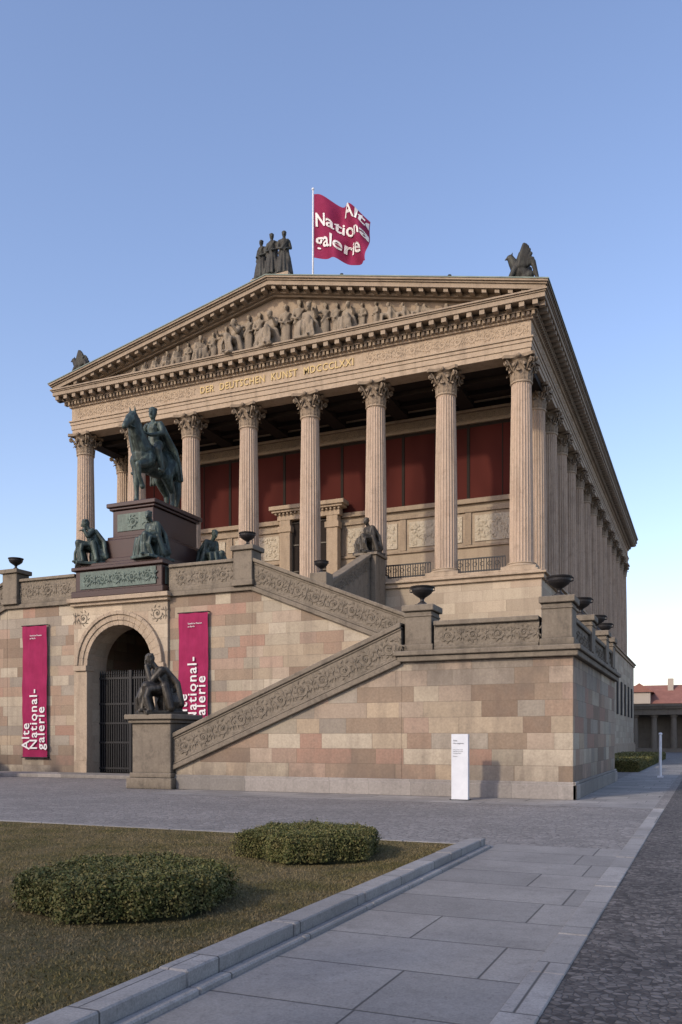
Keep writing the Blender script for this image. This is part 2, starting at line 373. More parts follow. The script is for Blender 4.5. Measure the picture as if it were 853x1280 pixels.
def standing(b,T,seed=0,arm=0,wide=1.):
    R=random.Random(seed); m=MB(1.12)
    m.cap((0,0,.95),(.02,0,1.15),.15,.13); m.cap((.02,0,1.15),(0,0,1.38),.13,.17)
    m.cap((0,.12,1.44),(0,-.12,1.44),.085,.085); m.cap((0,0,1.45),(.02,0,1.6),.065,.06)
    head(m,(.03,0,1.72),1.12,tilt=.15*R.random(),yaw=R.uniform(-.6,.6))
    for s in(1,-1):
        if (arm==1 and s>0):   e=(.1,.42,1.5); h=(.15,.5,1.85)
        elif arm==2 and s<0:   e=(.1,-.4,1.3); h=(.35,-.5,1.45)
        else: e=(.02,.28*s,1.15); h=(.2,.14*s,1.05)
        m.chain(((0,.19*s,1.43),.075),(e,.055),(h,.04)); fingers(m,h,Vector(h)-Vector(e),1,s)
        m.chain(((.02,.1*s,.95),.12),((.08 if s>0 else 0,.11*s,.5),.085),((.02,.11*s,.08),.05)); m.cap((.02,.11*s,.05),(.2,.13*s,.03),.045,.035)
    for i in range(14):
        a=2*math.pi*i/14+R.random()*.2; c,s_=math.cos(a),math.sin(a)
        m.chain(((c*.09,s_*.12,1.1),.05),((c*.15*wide,s_*.17*wide,.6),.05),((c*.2*wide,s_*.23*wide,.05),.055))
    m.ell((0,0,.55),(.15,.18,.55),10,8)
    m.chain(((.1,.16,1.45),.05),((.14,-.05,1.15),.05),((.1,-.2,.9),.06))
    m.chain(((-.12,.15,1.42),.07),((-.18,.1,1.),.08),((-.2,.05,.3),.08))
    b.add([T@Vector(p) for p in m.v],m.f)
def TM(loc,yaw,s): return Matrix.Translation(loc)@Matrix.Rotation(yaw,4,'Z')@Matrix.Scale(s,4)
F=-math.pi/2   # facing -Y
# ------------------------------------------------------------------ MUSEUM
mus=empty('museum_building')
COLX=[-9.38-4.305*k for k in range(8)]
HF=10.95; HT=22.7
def flut(a,z):
    x=(a*24/(2*math.pi))%1.0
    return 1-.075*math.sin(math.pi*x)**.7 if .3<z<10.35 else 1
mb=MB()
prof=[(.66,.42),(.655,.6),(.65,2.5),(.635,4.5),(.61,6.5),(.58,8.3),(.555,9.6),(.55,10.2)]
mb.lathe([(.72,.36),(.68,.40)]+prof+[(.55,10.36)],0,0,0,120,flut)
shaft=mb.obj('col_shaft_src',M_shaft,None,smooth=False); shaft_me=shaft.data; bpy.data.objects.remove(shaft)
mb=MB(); mb.box(-.95,.95,-.95,.95,0,.16)
tor=[(.92,.16),(.95,.2),(.95,.26),(.9,.3),(.8,.32),(.78,.34),(.82,.37),(.82,.41),(.76,.44),(.6,.46)]
mb.lathe(tor,0,0,0,40); mb.lathe([(.5,10.3),(.6,10.32),(.62,10.38),(.58,10.42),(.5,10.44)],0,0,0,32)
o=mb.obj('x',M_stone,None); base_me=o.data; bpy.data.objects.remove(o)
mb=MB()
mb.lathe([(.52,10.4),(.54,10.8),(.58,11.2),(.68,11.5),(.8,11.6)],0,0,0,24)
def leaf(mb,a,r0,z0,h,w,curl):
    n=7; vs=[];fs=[]; ca,sa=math.cos(a),math.sin(a)
    for i in range(n):
        tt=i/(n-1)
        if tt<.7: r=r0+.06*tt; z=z0+h*tt/.7*.92
        else:
            q=(tt-.7)/.3; r=r0+.042+curl*math.sin(q*math.pi*.6); z=z0+h*(.92+.1*math.sin(q*math.pi))-h*.12*q*q
        ww=w*(.75+.35*math.sin(tt*math.pi))*(1-.55*max(0,tt-.6)/.4)
        for s in(-1,-.5,0,.5,1):
            rr=r+(.03 if s==0 else (-.0 if abs(s)==.5 else -.03))+( .02 if i%2 and abs(s)==1 else 0)
            wv=ww*s*(1 if i%2 else .82)
            vs.append((ca*rr-sa*wv,sa*rr+ca*wv,z))
    for i in range(n-1):
        for j in range(4): fs.append((i*5+j,i*5+j+1,(i+1)*5+j+1,(i+1)*5+j))
    mb.add(vs,fs)
for i in range(8):
    leaf(mb,i*math.pi/4,.58,10.42,.52,.2,.2)
    leaf(mb,(i+.5)*math.pi/4,.57,10.42,.9,.19,.22)
for i in range(4):
    a=math.pi/4+i*math.pi/2; ca,sa=math.cos(a),math.sin(a)
    for off in(-.07,.07):
        pts=[];rd=[]
        for j in range(20):
            tt=j/19
            if tt<.4: q=tt/.4; r=.58+.36*q; z=10.95+.52*q
            else:
                q=(tt-.4)/.6; an=math.pi/2-q*3.2*math.pi; R=.15*(1-q*.75); r=.94+R*math.cos(an); z=11.35+R*math.sin(an)
            pts.append((ca*r-sa*off,sa*r+ca*off,z)); rd.append(.055-.02*tt)
        mb.tube(pts,rd,6)
    b_=i*math.pi/2; cb,sb=math.cos(b_),math.sin(b_)
    for sg in(-1,1):
        pts=[(cb*(.6+.14*q)-sb*sg*(.3-.2*q),sb*(.6+.14*q)+cb*sg*(.3-.2*q),11.0+.4*q) for q in(0,.33,.66,1)]
        mb.tube(pts,.045,6)
    mb.ell((cb*.8,sb*.8,11.66),(.13,.13,.12),8,6)
pts=[]
for i in range(4):
    a=math.pi/4+i*math.pi/2
    pts.append((1.18*math.cos(a-.07),1.18*math.sin(a-.07))); pts.append((1.18*math.cos(a+.07),1.18*math.sin(a+.07)))
    for q in (.2,.4,.5,.6,.8):
        p0=Vector((math.cos(a),math.sin(a)))*1.18; p1=Vector((math.cos(a+math.pi/2),math.sin(a+math.pi/2)))*1.18
        p=p0.lerp(p1,q); p=p*(1-.16*math.sin(math.pi*q)); pts.append((p.x,p.y))
mb.pxy(pts,11.58,11.75)
o=mb.obj('x',M_cap,None,recalc=False); cap_me=o.data; bpy.data.objects.remove(o)
def column(x,y):
    inst('column_shaft',shaft_me,(x,y,HF),mus); inst('column_base',base_me,(x,y,HF),mus)
    inst('column_capital',cap_me,(x,y,HF),mus)
for x in COLX: column(x,47.)
for j in range(1,15):
    for x in (COLX[0],COLX[-1]): column(x,47.+4.305*j)
XL,XR=2*UC+8.75,-8.75
YF,YB=46.4,108.1
mb=MB(); mb.box(XL-.65,-8.1,46.0,108.8,0,10.35); mb.obj('podium_wall',M_ash2,mus,bevel=.02)
mb=MB()
mb.box(XL-.5,-8.25,46.1,108.6,10.35,10.79)
mb.box(XL-.8,-7.95,45.85,108.9,10.352,10.6); mb.box(XL-.95,-7.8,45.7,109.0,10.6,10.72)
mb.box(XL-.6,-8.12,45.95,108.7,10.72,10.84); mb.box(XL-.45,-8.3,46.02,108.5,10.84,HF)
mb.box(XL-.85,-7.9,45.8,109,0,1.1); mb.box(XL-.75,-8.0,45.9,108.9,1.1,1.3)
mb.obj('podium_cornice',M_stone,mus,bevel=.02)
mb=MB()
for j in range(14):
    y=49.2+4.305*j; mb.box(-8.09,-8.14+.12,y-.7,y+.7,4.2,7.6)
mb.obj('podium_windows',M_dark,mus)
# cella
CY=52.
mb=MB(); mb.box(2*UC+9.75,-9.75,CY,107.6,HF,HT); mb.obj('cella_wall',M_cella,mus)
mb=MB()
for k in range(7):
    c=COLX[k]-2.1525; zb=16.75 if k!=3 else 17.5
    mb.box(c-2.06,c+2.06,CY-.04,CY+.1,zb,21.35)
mb.obj('red_window_blinds',M_red,mus)
mb=MB()
for k in range(7):
    c=COLX[k]-2.1525; zb=16.75 if k!=3 else 17.5
    mb.box(c-.03,c+.03,CY-.07,CY-.041,zb,21.35)
for k in range(8):
    c=COLX[k]; c=min(max(c,-38.5),-10.4); mb.box(c-.09,c+.09,CY-.09,CY-.002,16.72,21.38)
mb.box(-38.3,-10.4,CY-.06,CY-.041,21.2,21.37)
mb.box(-38.3,-10.4,CY-.06,CY-.002,22.26,22.69)  # dark strip along the upper wall, painted as shade under the ceiling
mb.obj('mullions_and_shade_band',M_dark,mus)
mb=MB()
mb.box(-38.9,-10.02,CY-.22,CY,16.42,16.72); mb.box(-38.9,-10.02,CY-.12,CY,15.9,16.1); mb.box(-38.9,-10.02,CY-.12,CY,13.7,13.85)
mb.box(-38.9,-10.02,CY-.2,CY,HF,HF+.5)
mb.box(-38.9,-10.02,CY-.25,CY,21.38,21.55); mb.box(-38.9,-10.02,CY-.15,CY,21.55,22.1); mb.box(-38.9,-10.02,CY-.35,CY,22.1,22.25)
for k in range(8):
    c=COLX[k]; c=min(max(c,-38.5),-10.4)
    mb.box(c-.2,c+.2,CY-.1,CY,13.86,15.88)
mb.obj('cella_mouldings',M_orn,mus,bevel=.015)
mb=MB()
for k in range(7):
    if k==3: continue
    c=COLX[k]-2.1525
    mb.box(c-1.75,c+1.75,CY-.06,CY-.001,14.05,15.68)
    for i in range(60):
        mb.ell((c+random.uniform(-1.6,1.6),CY-.06,random.uniform(14.2,15.5)),(random.uniform(.04,.14),.05,random.uniform(.05,.17)),8,5)
mb.obj('cella_relief_panels',M_grstone,mus,smooth=False)
mb=MB(); scrolls(mb,(-38.5,CY-.17,21.83),(1,0,0),(0,0,1),(0,-1,0),28,.45,.05); mb.obj('cella_frieze_relief',M_orn,mus)
mb=MB(); PY=CY-.8
for s in(-1,1):
    mb.box(UC+s*1.35,UC+s*2.15,PY,CY-.23,HF,16.5); mb.box(UC+s*1.25,UC+s*2.25,PY-.08,CY-.23,15.7,16.1)
    mb.box(UC+s*1.25,UC+s*2.25,PY-.08,CY-.23,HF,HF+.5)
mb.box(UC-2.3,UC+2.3,PY-.02,CY-.25,16.5,17.0); mb.box(UC-2.6,UC+2.6,PY-.3,CY-.25,17.0,17.15); mb.box(UC-2.75,UC+2.75,PY-.42,CY-.25,17.15,17.42)
for i in range(17): mb.box(UC-2.4+i*.29,UC-2.26+i*.29,PY-.2,PY-.02,16.86,17.0)
mb.obj('entrance_portal',M_stone,mus,bevel=.02)
mb=MB(); mb.box(UC-1.35,UC+1.35,CY-.4,CY-.25,HF,16.5); mb.obj('entrance_door',M_dark,mus)
mb=MB()
for x in (-1.3,-.66,0,.66,1.3): mb.box(UC+x-.04,UC+x+.04,CY-.47,CY-.4,HF,16.4)
for z in (13,14.8,16.3): mb.box(UC-1.3,UC+1.3,CY-.46,CY-.41,z,z+.08)
mb.obj('door_frame',M_bronzed,mus)
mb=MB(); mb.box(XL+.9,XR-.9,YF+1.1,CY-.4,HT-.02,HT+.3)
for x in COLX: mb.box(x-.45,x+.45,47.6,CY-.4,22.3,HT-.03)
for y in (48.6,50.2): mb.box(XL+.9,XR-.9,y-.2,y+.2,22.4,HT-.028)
mb.obj('portico_ceiling',M_dark,mus)  # near-black colour stands in for the shade inside the portico
# entablature
mb=MB()
def ring(z0,z1,o): mb.box(XL-o,XR+o,YF-o,YB+o,z0,z1)
ring(HT,23.0,0); ring(23.0,23.3,.05); ring(23.3,23.5,.1); ring(23.5,23.6,.17)
ring(23.6,24.5,.02); ring(24.5,24.62,.14); ring(24.62,24.84,.2)
mb.obj('entablature',M_stone,mus,bevel=.015)
mb=MB(); ring(24.84,24.92,.4); ring(24.92,25.16,.32)
ring(25.16,25.42,.92); ring(25.42,25.5,.98); ring(25.5,25.6,1.05)
mb.obj('cornice',M_orn,mus,bevel=.015)
mb=MB()
x=XL
while x<XR+.2:
    mb.box(x-.06,x+.1,YF-.36,YF-.2,24.63,24.83); x+=.27
x=XL-.6
while x<XR+.7:
    mb.box(x-.14,x+.14,YF-.85,YF-.3,24.9,25.155); x+=.72
y=YF
while y<YB:
    mb.box(XR+.2,XR+.36,y-.06,y+.1,24.63,24.83); y+=.3
y=YF-.4
while y<YB:
    mb.box(XR+.3,XR+.85,y-.14,y+.14,24.9,25.155); mb.box(XL-.85,XL-.3,y-.14,y+.14,24.9,25.155); y+=.72
mb.obj('dentils_and_modillions',M_orn,mus)
mb=MB()
scrolls(mb,(XL+.3,YF-.03,24.05),(1,0,0),(0,0,1),(0,-1,0),9.6,.75,.05)
scrolls(mb,(UC+5.9,YF-.03,24.05),(1,0,0),(0,0,1),(0,-1,0),9.6,.75,.05)
scrolls(mb,(XR+.03,YF+.3,24.05),(0,1,0),(0,0,1),(1,0,0),60,.75,.05)
mb.obj('frieze_ornament',M_stone,mus)
# pediment
SL=.2269; AP=29.8; HW=(XR-XL)/2+1.05
def rz(d): return AP-SL*d
mb=MB(); mb.pxz([(UC-HW+1.2,25.6),(UC+HW-1.2,25.6),(UC,AP-.7)],46.55,47.5); mb.obj('tympanum_wall',M_orn,mus)
def rake(mb,t0,t1,y0,y1,dmax):
    for s in(-1,1):
        mb.pxz([(UC,AP-t0),(UC+s*dmax,rz(dmax)-t0),(UC+s*dmax,rz(dmax)-t1),(UC,AP-t1)],y0,y1)
mb=MB(); rake(mb,.0,.14,YF-1.1,YB+1,HW+.05); rake(mb,.14,.24,YF-1.0,YB+1,HW-.02); rake(mb,.24,.5,YF-.92,47.2,HW-.1)
rake(mb,.5,.72,YF-.3,47.3,HW-.6); rake(mb,.72,.84,YF-.12,47.3,HW-.9)
mb.obj('raking_cornice',M_orn,mus)
mb=MB()
d=.36
while d<HW-1.2:
    for s in(-1,1):
        x0=UC+s*(d-.13);x1=UC+s*(d+.13)
        mb.pxz([(x0,rz(abs(x0-UC))-.505),(x1,rz(abs(x1-UC))-.505),(x1,rz(abs(x1-UC))-.70),(x0,rz(abs(x0-UC))-.70)],YF-.82,YF-.3)
    d+=.72
mb.obj('raking_modillions',M_orn,mus)
mb=MB()
for s in(-1,1):
    mb.pxz([(UC,AP-.3),(UC+s*(HW-.1),rz(HW-.1)-.3),(UC+s*(HW-.1),25.6),(UC,25.6)],47.5,YB)
    mb.pxz([(UC,AP+.03),(UC+s*(HW+.1),rz(HW+.1)+.03),(UC+s*(HW+.1),rz(HW+.1)-.03),(UC,AP-.03)],YF-1.14,YB+1.1)
mb.obj('roof',M_roof,mus)
mb=MB()
y=YF+2
while y<YB:
    for s in(-1,1): mb.cap((UC+s*(HW-.1),y,25.95),(UC+s*(HW-.1),y,26.2),.12,.05)
    y+=2.15
mb.obj('roof_antefixes',M_orn,mus)
mb=MB()
for d in (-13.8,4.6,11.2): mb.tube([(UC+d,46.2,rz(abs(d))),(UC+d,46.2,rz(abs(d))+.45)],.02,5); mb.ell((UC+d,46.2,rz(abs(d))+.5),(.13,.1,.07),6,4)
mb.obj('floodlights',M_iron,mus)
# tympanum relief figures
mb=MB(); d=-13.6; i=0
while d<=13.6:
    av=rz(abs(d))-.84-25.6-.08
    i+=1
    if av>1.75:
        k=min(av,2.9)/1.9*(.88+.12*random.random())
        if i%3==0: seated(mb,TM((UC+d,46.4,25.62),F+random.uniform(-.9,.9),min(av/1.55,1.7)),'out',seed=i)
        else: standing(mb,TM((UC+d,46.45,25.62),F+random.uniform(-.8,.8),k),i,random.choice((0,1,2)) if av>2.2 else 0)
        d+=.72+.3*random.random()
    elif av>1.0:
        seated(mb,TM((UC+d,46.4,25.62),F+(1.1 if d<0 else -1.1),av/1.5),'rest',seed=i); d+=.85
    else:
        s=-1 if d<0 else 1; h=av
        x=UC+d; mb.chain(((x-s*.5,46.4,25.62+h*.55),h*.22),((x,46.4,25.62+h*.3),h*.25),((x+s*.8,46.4,25.68+h*.1),h*.15))
        mb.ell((x-s*.55,46.38,25.65+h*.82),(.13,.13,.15),8,6); d+=1.3
mb.obj('pediment_relief_figures',M_fig,mus,remesh=.045,recalc=False,it=1)
def text_mesh(body,size,extr=.02,spacing=1.,align='CENTER',bold=0):
    cu=bpy.data.curves.new('txt','FONT'); cu.body=body; cu.size=size; cu.extrude=extr; cu.align_x=align; cu.space_character=spacing
    cu.resolution_u=3; cu.offset=bold*size
    o=bpy.data.objects.new('txt',cu); scene.collection.objects.link(o)
    bpy.context.view_layer.update()
    me=bpy.data.meshes.new_from_object(o.evaluated_get(bpy.context.evaluated_depsgraph_get()))
    bpy.data.objects.remove(o); return me
def text_obj(name,body,size,mat,M,parent,extr=.02,spacing=1.,align='CENTER',fn=None,bold=0):
    me=text_mesh(body,size,extr,spacing,align,bold)
    for v in me.vertices:
        p=M@v.co
        v.co=fn(p) if fn else p
    me.materials.clear(); me.materials.append(mat); me.update()
    o=bpy.data.objects.new(name,me); scene.collection.objects.link(o); o.parent=parent; return o
RX=Matrix.Rotation(math.pi/2,4,'X')
ins=text_obj('inscription','DER  DEUTSCHEN  KUNST  MDCCCLXXI',.55,M_gold,Matrix.Identity(4),mus,.03,1.15,bold=.006)
xs=[v.co.x for v in ins.data.vertices]; w=max(xs)-min(xs); k=10.6/w; cx=(max(xs)+min(xs))/2
for v in ins.data.vertices: v.co=Vector((UC+(v.co.x-cx)*k,YF-.05-v.co.z,23.83+v.co.y*1.1))
mb=MB()
for k in (0,1,5,6):
    a,b_=COLX[k+1]+.8,COLX[k]-.8
    for z in (11.08,11.78): mb.box(a,b_,46.54,46.62,z,z+.07)
    x=a
    while x<=b_: mb.box(x-.022,x+.022,46.56,46.6,10.95,11.78); x+=.15
    x=a
    while x<=b_-.3: mb.tube([(x+.14+.12*math.cos(q),46.58,11.5+.12*math.sin(q)) for q in [j*.7 for j in range(10)]],.018,4); x+=.42
mb.obj('portico_railing',M_iron,mus)
# akroteria
def griffin(name,x,y,z,yaw,s):
    b=MB(1.15)
    b.ell((0,0,.55),(.38,.3,.42),10,8); b.cap((-.35,0,.3),(0,0,.6),.3,.28)
    b.chain(((.15,0,.75),.24),((.32,0,1.0),.18),((.42,0,1.18),.14)); b.ell((.44,0,1.2),(.16,.12,.13)); b.cap((.5,0,1.2),(.66,0,1.1),.08,.03)
    b.cap((.38,.07,1.28),(.34,.09,1.4),.04,.02); b.cap((.38,-.07,1.28),(.34,-.09,1.4),.04,.02)
    for s_ in(-1,1):
        b.chain(((.25,.16*s_,.6),.13),((.42,.16*s_,.3),.1),((.44,.16*s_,.05),.08)); b.cap((.44,.16*s_,.04),(.6,.16*s_,.03),.06,.05)
        b.chain(((-.4,.2*s_,.3),.2),((-.1,.22*s_,.15),.1),((.05,.22*s_,.04),.07))
        for q in range(9):
            b.chain(((.1-.03*q,.24*s_,.7),.1),((.0-.07*q,.32*s_,1.2-.04*q),.1),((-.12-.08*q,.36*s_,1.62-.025*q*q),.075))
        b.ell((-.1,.3*s_,1.0),(.25,.1,.4),10,8)
    b.chain(((-.6,0,.2),.06),((-.85,0,.35),.05),((-.82,0,.6),.04))
    b.box(-.85,.7,-.45,.45,-.18,.02)
    return b.obj(name,M_bronzer,None,remesh=.03,recalc=False,tf=TM((x,y,z),yaw,s))
griffin('griffin_statue',-9.35,46.3,26.5,-2.7,1.18); griffin('griffin_statue',2*UC+9.5,46.3,26.5,-2.9,1.0)
mb=MB(); mb.box(-10.5,-8.5,45.8,46.9,26.1,26.34); mb.box(2*UC+8.5,2*UC+10.5,45.8,46.9,26.1,26.34)
mb.box(UC-1.3,UC+1.3,45.7,46.9,29.45,29.95)
mb.obj('akroterion_plinths',M_stone,mus)
mb=MB()
standing(mb,TM((UC-.75,46.15,30.0),F-.3,1.34),1,0,1.5); standing(mb,TM((UC,46.1,30.05),F,1.42),2,0,1.5); standing(mb,TM((UC+.78,46.2,30.0),F+.4,1.46),3,0,1.5)
mb.box(UC-1.25,UC+1.25,45.8,46.6,29.9,30.1); mb.ell((UC-.4,46.2,30.3),(.5,.35,.4)); mb.ell((UC+.4,46.2,30.3),(.5,.35,.45)); mb.chain(((UC+1.1,46.1,30.2),.14),((UC+1.15,46.1,30.9),.14),((UC+1.1,46.1,31.2),.1))
mb.obj('roof_figure_group',M_bronzer,None,remesh=.035,recalc=False)
# flag
fl=empty('museum_flag'); FX,FY=UC,52.
mb=MB(); mb.tube([(FX,FY,29.5),(FX,FY,35),(FX,FY,38.9)],[.07,.06,.045],10); mb.ell((FX,FY,38.95),(.1,.1,.1),8,6); mb.obj('flag_pole',M_sign,fl,smooth=True)
def fw(p):
    x=p.x; z=p.z; t_=max(0,x)/4.1
    y=-.5*math.sin(x*2.6+z*.7)*t_**.5-.16*math.sin(x*5.1-z*1.3)*t_+ p.y
    return Vector((FX+.07+x*.97+.05*math.sin(z*2.2)*t_,FY+y,38.6+z*(1-.24*t_)-2.5*t_**1.1+.17*math.sin(x*2.4+1+z*.4)*t_))
vs=[];fs=[];nx,nz=72,36
for j in range(nz+1):
    for i in range(nx+1): vs.append(fw(Vector((4.1*i/nx,0,-4.3*j/nz))))
for j in range(nz):
    for i in range(nx): a=j*(nx+1)+i; fs.append((a,a+1,a+nx+2,a+nx+1))
mb=MB(); mb.add(vs,fs); mb.obj('cloth',M_flag,fl,smooth=True,recalc=False)
for body,x,z,sz in (('Alte',2.3,-.85,1.3),('Nationa',.05,-2.15,1.27),('galerie',.1,-3.5,1.35)):
    text_obj('lettering',body,sz,M_white,Matrix.Translation((x,-.06,z))@RX,fl,.008,1.0,'LEFT',fn=lambda p:fw(Vector((min(p.x,4.08),p.y,min(p.z,-.02)))),bold=.018)
# ------------------------------------------------------------------ STAIRCASE
st=empty('outdoor_staircase')
ash=MB(); pl=MB(); par=MB(); step=MB(); rel=MB()
def U(d,s): return UC+s*d
urns=[]
GY=31.5
for s in(1,-1):
    ld=lambda d: 4.03-.406*(16-d)
    ash.pxz([(U(7.85,s),0),(U(16,s),0),(U(16,s),4.03),(U(7.85,s),ld(7.85))],24.3,28.8)
    pl.box(U(7.8,s),U(21.15,s),24.2,24.299,0,.42); pl.pxz([(U(7.8,s),0),(U(21.13,s),0),(U(21.13,s),.5),(U(7.8,s),.5)],24.24,24.298)
    for (a,b_) in ((24.22,24.66),(28.4,28.84)):
        par.pxz([(U(7.8,s),ld(7.8)-.06),(U(16,s),ld(16)-.06),(U(16,s),ld(16)+.12),(U(7.8,s),ld(7.8)+.12)],a-.06,b_+.06)
        par.pxz([(U(7.8,s),ld(7.8)+.12),(U(16,s),ld(16)+.12),(U(16,s),ld(16)+.2),(U(7.8,s),ld(7.8)+.2)],a-.03,b_+.03)
        par.pxz([(U(7.8,s),ld(7.8)+.96),(U(16,s),ld(16)+.96),(U(16,s),ld(16)+1.04),(U(7.8,s),ld(7.8)+1.04)],a-.03,b_+.03)
        par.pxz([(U(7.8,s),ld(7.8)+1.04),(U(16,s),ld(16)+1.04),(U(16,s),ld(16)+1.2),(U(7.8,s),ld(7.8)+1.2)],a-.08,b_+.08)
        rel.pxz([(U(7.8,s),ld(7.8)),(U(16,s),ld(16)),(U(16,s),ld(16)+1.12),(U(7.8,s),ld(7.8)+1.12)],a,b_)
    ex=Vector((s,0,.406)).normalized(); ez=Vector((-s*.406,0,1)).normalized()
    scrolls(rel,(U(7.9,s),24.21,ld(7.9)+.58),ex,ez,(0,-1,0),8.7,.66,.05)
    n=26; pts=[(U(5.5,s),0)]
    for i in range(n):
        d=5.5+10.5*i/n; z=4.25*(i+1)/n; pts+= [(U(d,s),z),(U(d+10.5/n,s),z)]
    pts.append((U(16,s),0)); step.pxz(pts,24.68,28.38)
    par.box(U(6.25,s),U(7.82,s),24.05,25.6,.35,2.25); par.box(U(6.1,s),U(7.95,s),23.9,25.75,0,.38); par.box(U(6.15,s),U(7.9,s),23.95,25.7,2.25,2.38); par.box(U(6.05,s),U(8.0,s),23.85,25.8,2.38,2.55)
    par.box(U(6.18,s),U(7.88,s),23.98,25.66,.38,.55)
    ash.box(U(16,s),U(21.05,s),24.3,36,0,4.03)
    pl.box(U(21.051,s),U(21.15,s),24.2,36.1,0,.42); pl.box(U(21.052,s),U(21.11,s),24.24,36.06,.42,.5)
    par.box(U(15.9,s),U(21.2,s),24.15,36.1,4.03,4.2); par.box(U(15.8,s),U(21.28,s),24.07,36.2,4.2,4.34)
    rel.box(U(17,s),U(20.1,s),24.35,24.75,4.34,5.08); par.box(U(17,s),U(20.1,s),24.25,24.85,5.08,5.22); par.box(U(17,s),U(20.1,s),24.3,24.8,4.34,4.46)
    scrolls(rel,(U(17.05,s),24.34,4.77),(s,0,0),(0,0,1),(0,-1,0),3.0,.5,.045,1.1)
    peds=[(16.5,24.75),(20.6,24.75),(20.65,28.9),(20.65,33.2),(20.65,35.6)]
    for i,(d,v) in enumerate(peds):
        par.box(U(d-.42,s),U(d+.42,s),v-.42,v+.42,4.34,5.55); par.box(U(d-.5,s),U(d+.5,s),v-.5,v+.5,5.55,5.74); par.box(U(d-.48,s),U(d+.48,s),v-.48,v+.48,4.34,4.55)
        par.box(U(d-.45,s),U(d+.45,s),v-.45,v+.45,5.38,5.44)
        urns.append((U(d,s),v,5.74))
    for a,b_ in ((25.2,28.45),(29.35,32.75),(33.65,35.15)):
        rel.box(U(20.5,s),U(20.95,s),a,b_,4.34,5.08); par.box(U(20.4,s),U(21.03,s),a,b_,5.08,5.22)
        scrolls(rel,(U(20.96,s),a,4.72),(0,1,0),(0,0,1),(s,0,0),b_-a,.5,.045,1.1)
    lu=lambda d: 8.1-.403*(d-6.8)
    ash.pxz([(U(6.8,s),0),(U(16,s),0),(U(16,s),lu(16)),(U(6.8,s),lu(6.8))],GY,36)
    DE=16.9
    for (a,b_) in ((GY-.06,GY+.4),(35.6,36.04)):
        rel.pxz([(U(6.8,s),lu(6.8)),(U(DE,s),lu(DE)),(U(DE,s),lu(DE)+1.2),(U(6.8,s),lu(6.8)+1.2)],a,b_)
        par.pxz([(U(6.8,s),lu(6.8)-.1),(U(DE,s),lu(DE)-.1),(U(DE,s),lu(DE)+.1),(U(6.8,s),lu(6.8)+.1)],a-.08,b_+.08)
        par.pxz([(U(6.8,s),lu(6.8)+.1),(U(DE,s),lu(DE)+.1),(U(DE,s),lu(DE)+.2),(U(6.8,s),lu(6.8)+.2)],a-.03,b_+.03)
        par.pxz([(U(6.8,s),lu(6.8)+1.04),(U(DE,s),lu(DE)+1.04),(U(DE,s),lu(DE)+1.14),(U(6.8,s),lu(6.8)+1.14)],a-.03,b_+.03)
        par.pxz([(U(6.8,s),lu(6.8)+1.14),(U(DE,s),lu(DE)+1.14),(U(DE,s),lu(DE)+1.3),(U(6.8,s),lu(6.8)+1.3)],a-.1,b_+.1)
    ex=Vector((s,0,-.403)).normalized(); ez=Vector((s*.403,0,1)).normalized()
    scrolls(rel,(U(6.9,s),GY-.07,lu(6.9)+.62),ex,ez,(0,-1,0),10.6,.72,.055)
    n=25; pts=[(U(6.8,s),4.3)]
    for i in range(n):
        d=6.8+9.4*i/n; z=8.2-3.9*i/n; pts+=[(U(d,s),z),(U(d+9.4/n,s),z)]
    pts.append((U(16.2,s),4.3)); step.pxz(pts,GY+.42,35.58)
    for (d,v) in ((6.45,GY+.2),):
        par.box(U(d-.45,s),U(d+.45,s),v-.42,v+.42,8.2,9.7); par.box(U(d-.55,s),U(d+.55,s),v-.52,v+.52,9.7,9.9); par.box(U(d-.5,s),U(d+.5,s),v-.48,v+.48,8.2,8.45)
        urns.append((U(d,s),v,9.9))
    ash.box(U(2.6,s),U(6.8,s),GY+.002,38,0,8.0)
    par.box(U(2.6,s),U(6.85,s),GY-.14,GY+.5,8.0,8.2)
    rel.box(U(2.6,s),U(6.0,s),GY,GY+.4,8.2,9.28); par.box(U(2.6,s),U(6.0,s),GY-.1,GY+.5,9.28,9.42); par.box(U(2.6,s),U(6.0,s),GY-.05,GY+.45,8.2,8.36)
    scrolls(rel,(U(2.7,s),GY-.01,8.8),(s,0,0),(0,0,1),(0,-1,0),3.2,.7,.055,1.0)
    step.box(U(2.6,s),U(6.8,s),GY+.5,38,8.0,8.16)
    rel.pyz([(38.6,8.16),(44.2,8.16),(44.2,12.0),(38.6,9.5)],U(6.8,s),U(7.2,s))
    par.pyz([(38.6,9.42),(44.2,11.9),(44.2,12.08),(38.6,9.6)],U(6.7,s),U(7.3,s))
    sl=2.5/5.6; scrolls(rel,(U(7.21,s),38.8,9.05),(0,1,sl),(0,-sl,1),(s,0,0),5.6,.6,.05)
    par.box(U(6.35,s),U(7.55,s),44.2,45.7,8.16,12.0); par.box(U(6.25,s),U(7.65,s),44.1,45.8,12.0,12.15)
    par.box(U(6.5,s),U(7.4,s),37.8,38.6,8.16,9.9); urns.append((U(6.95,s),38.2,9.9))
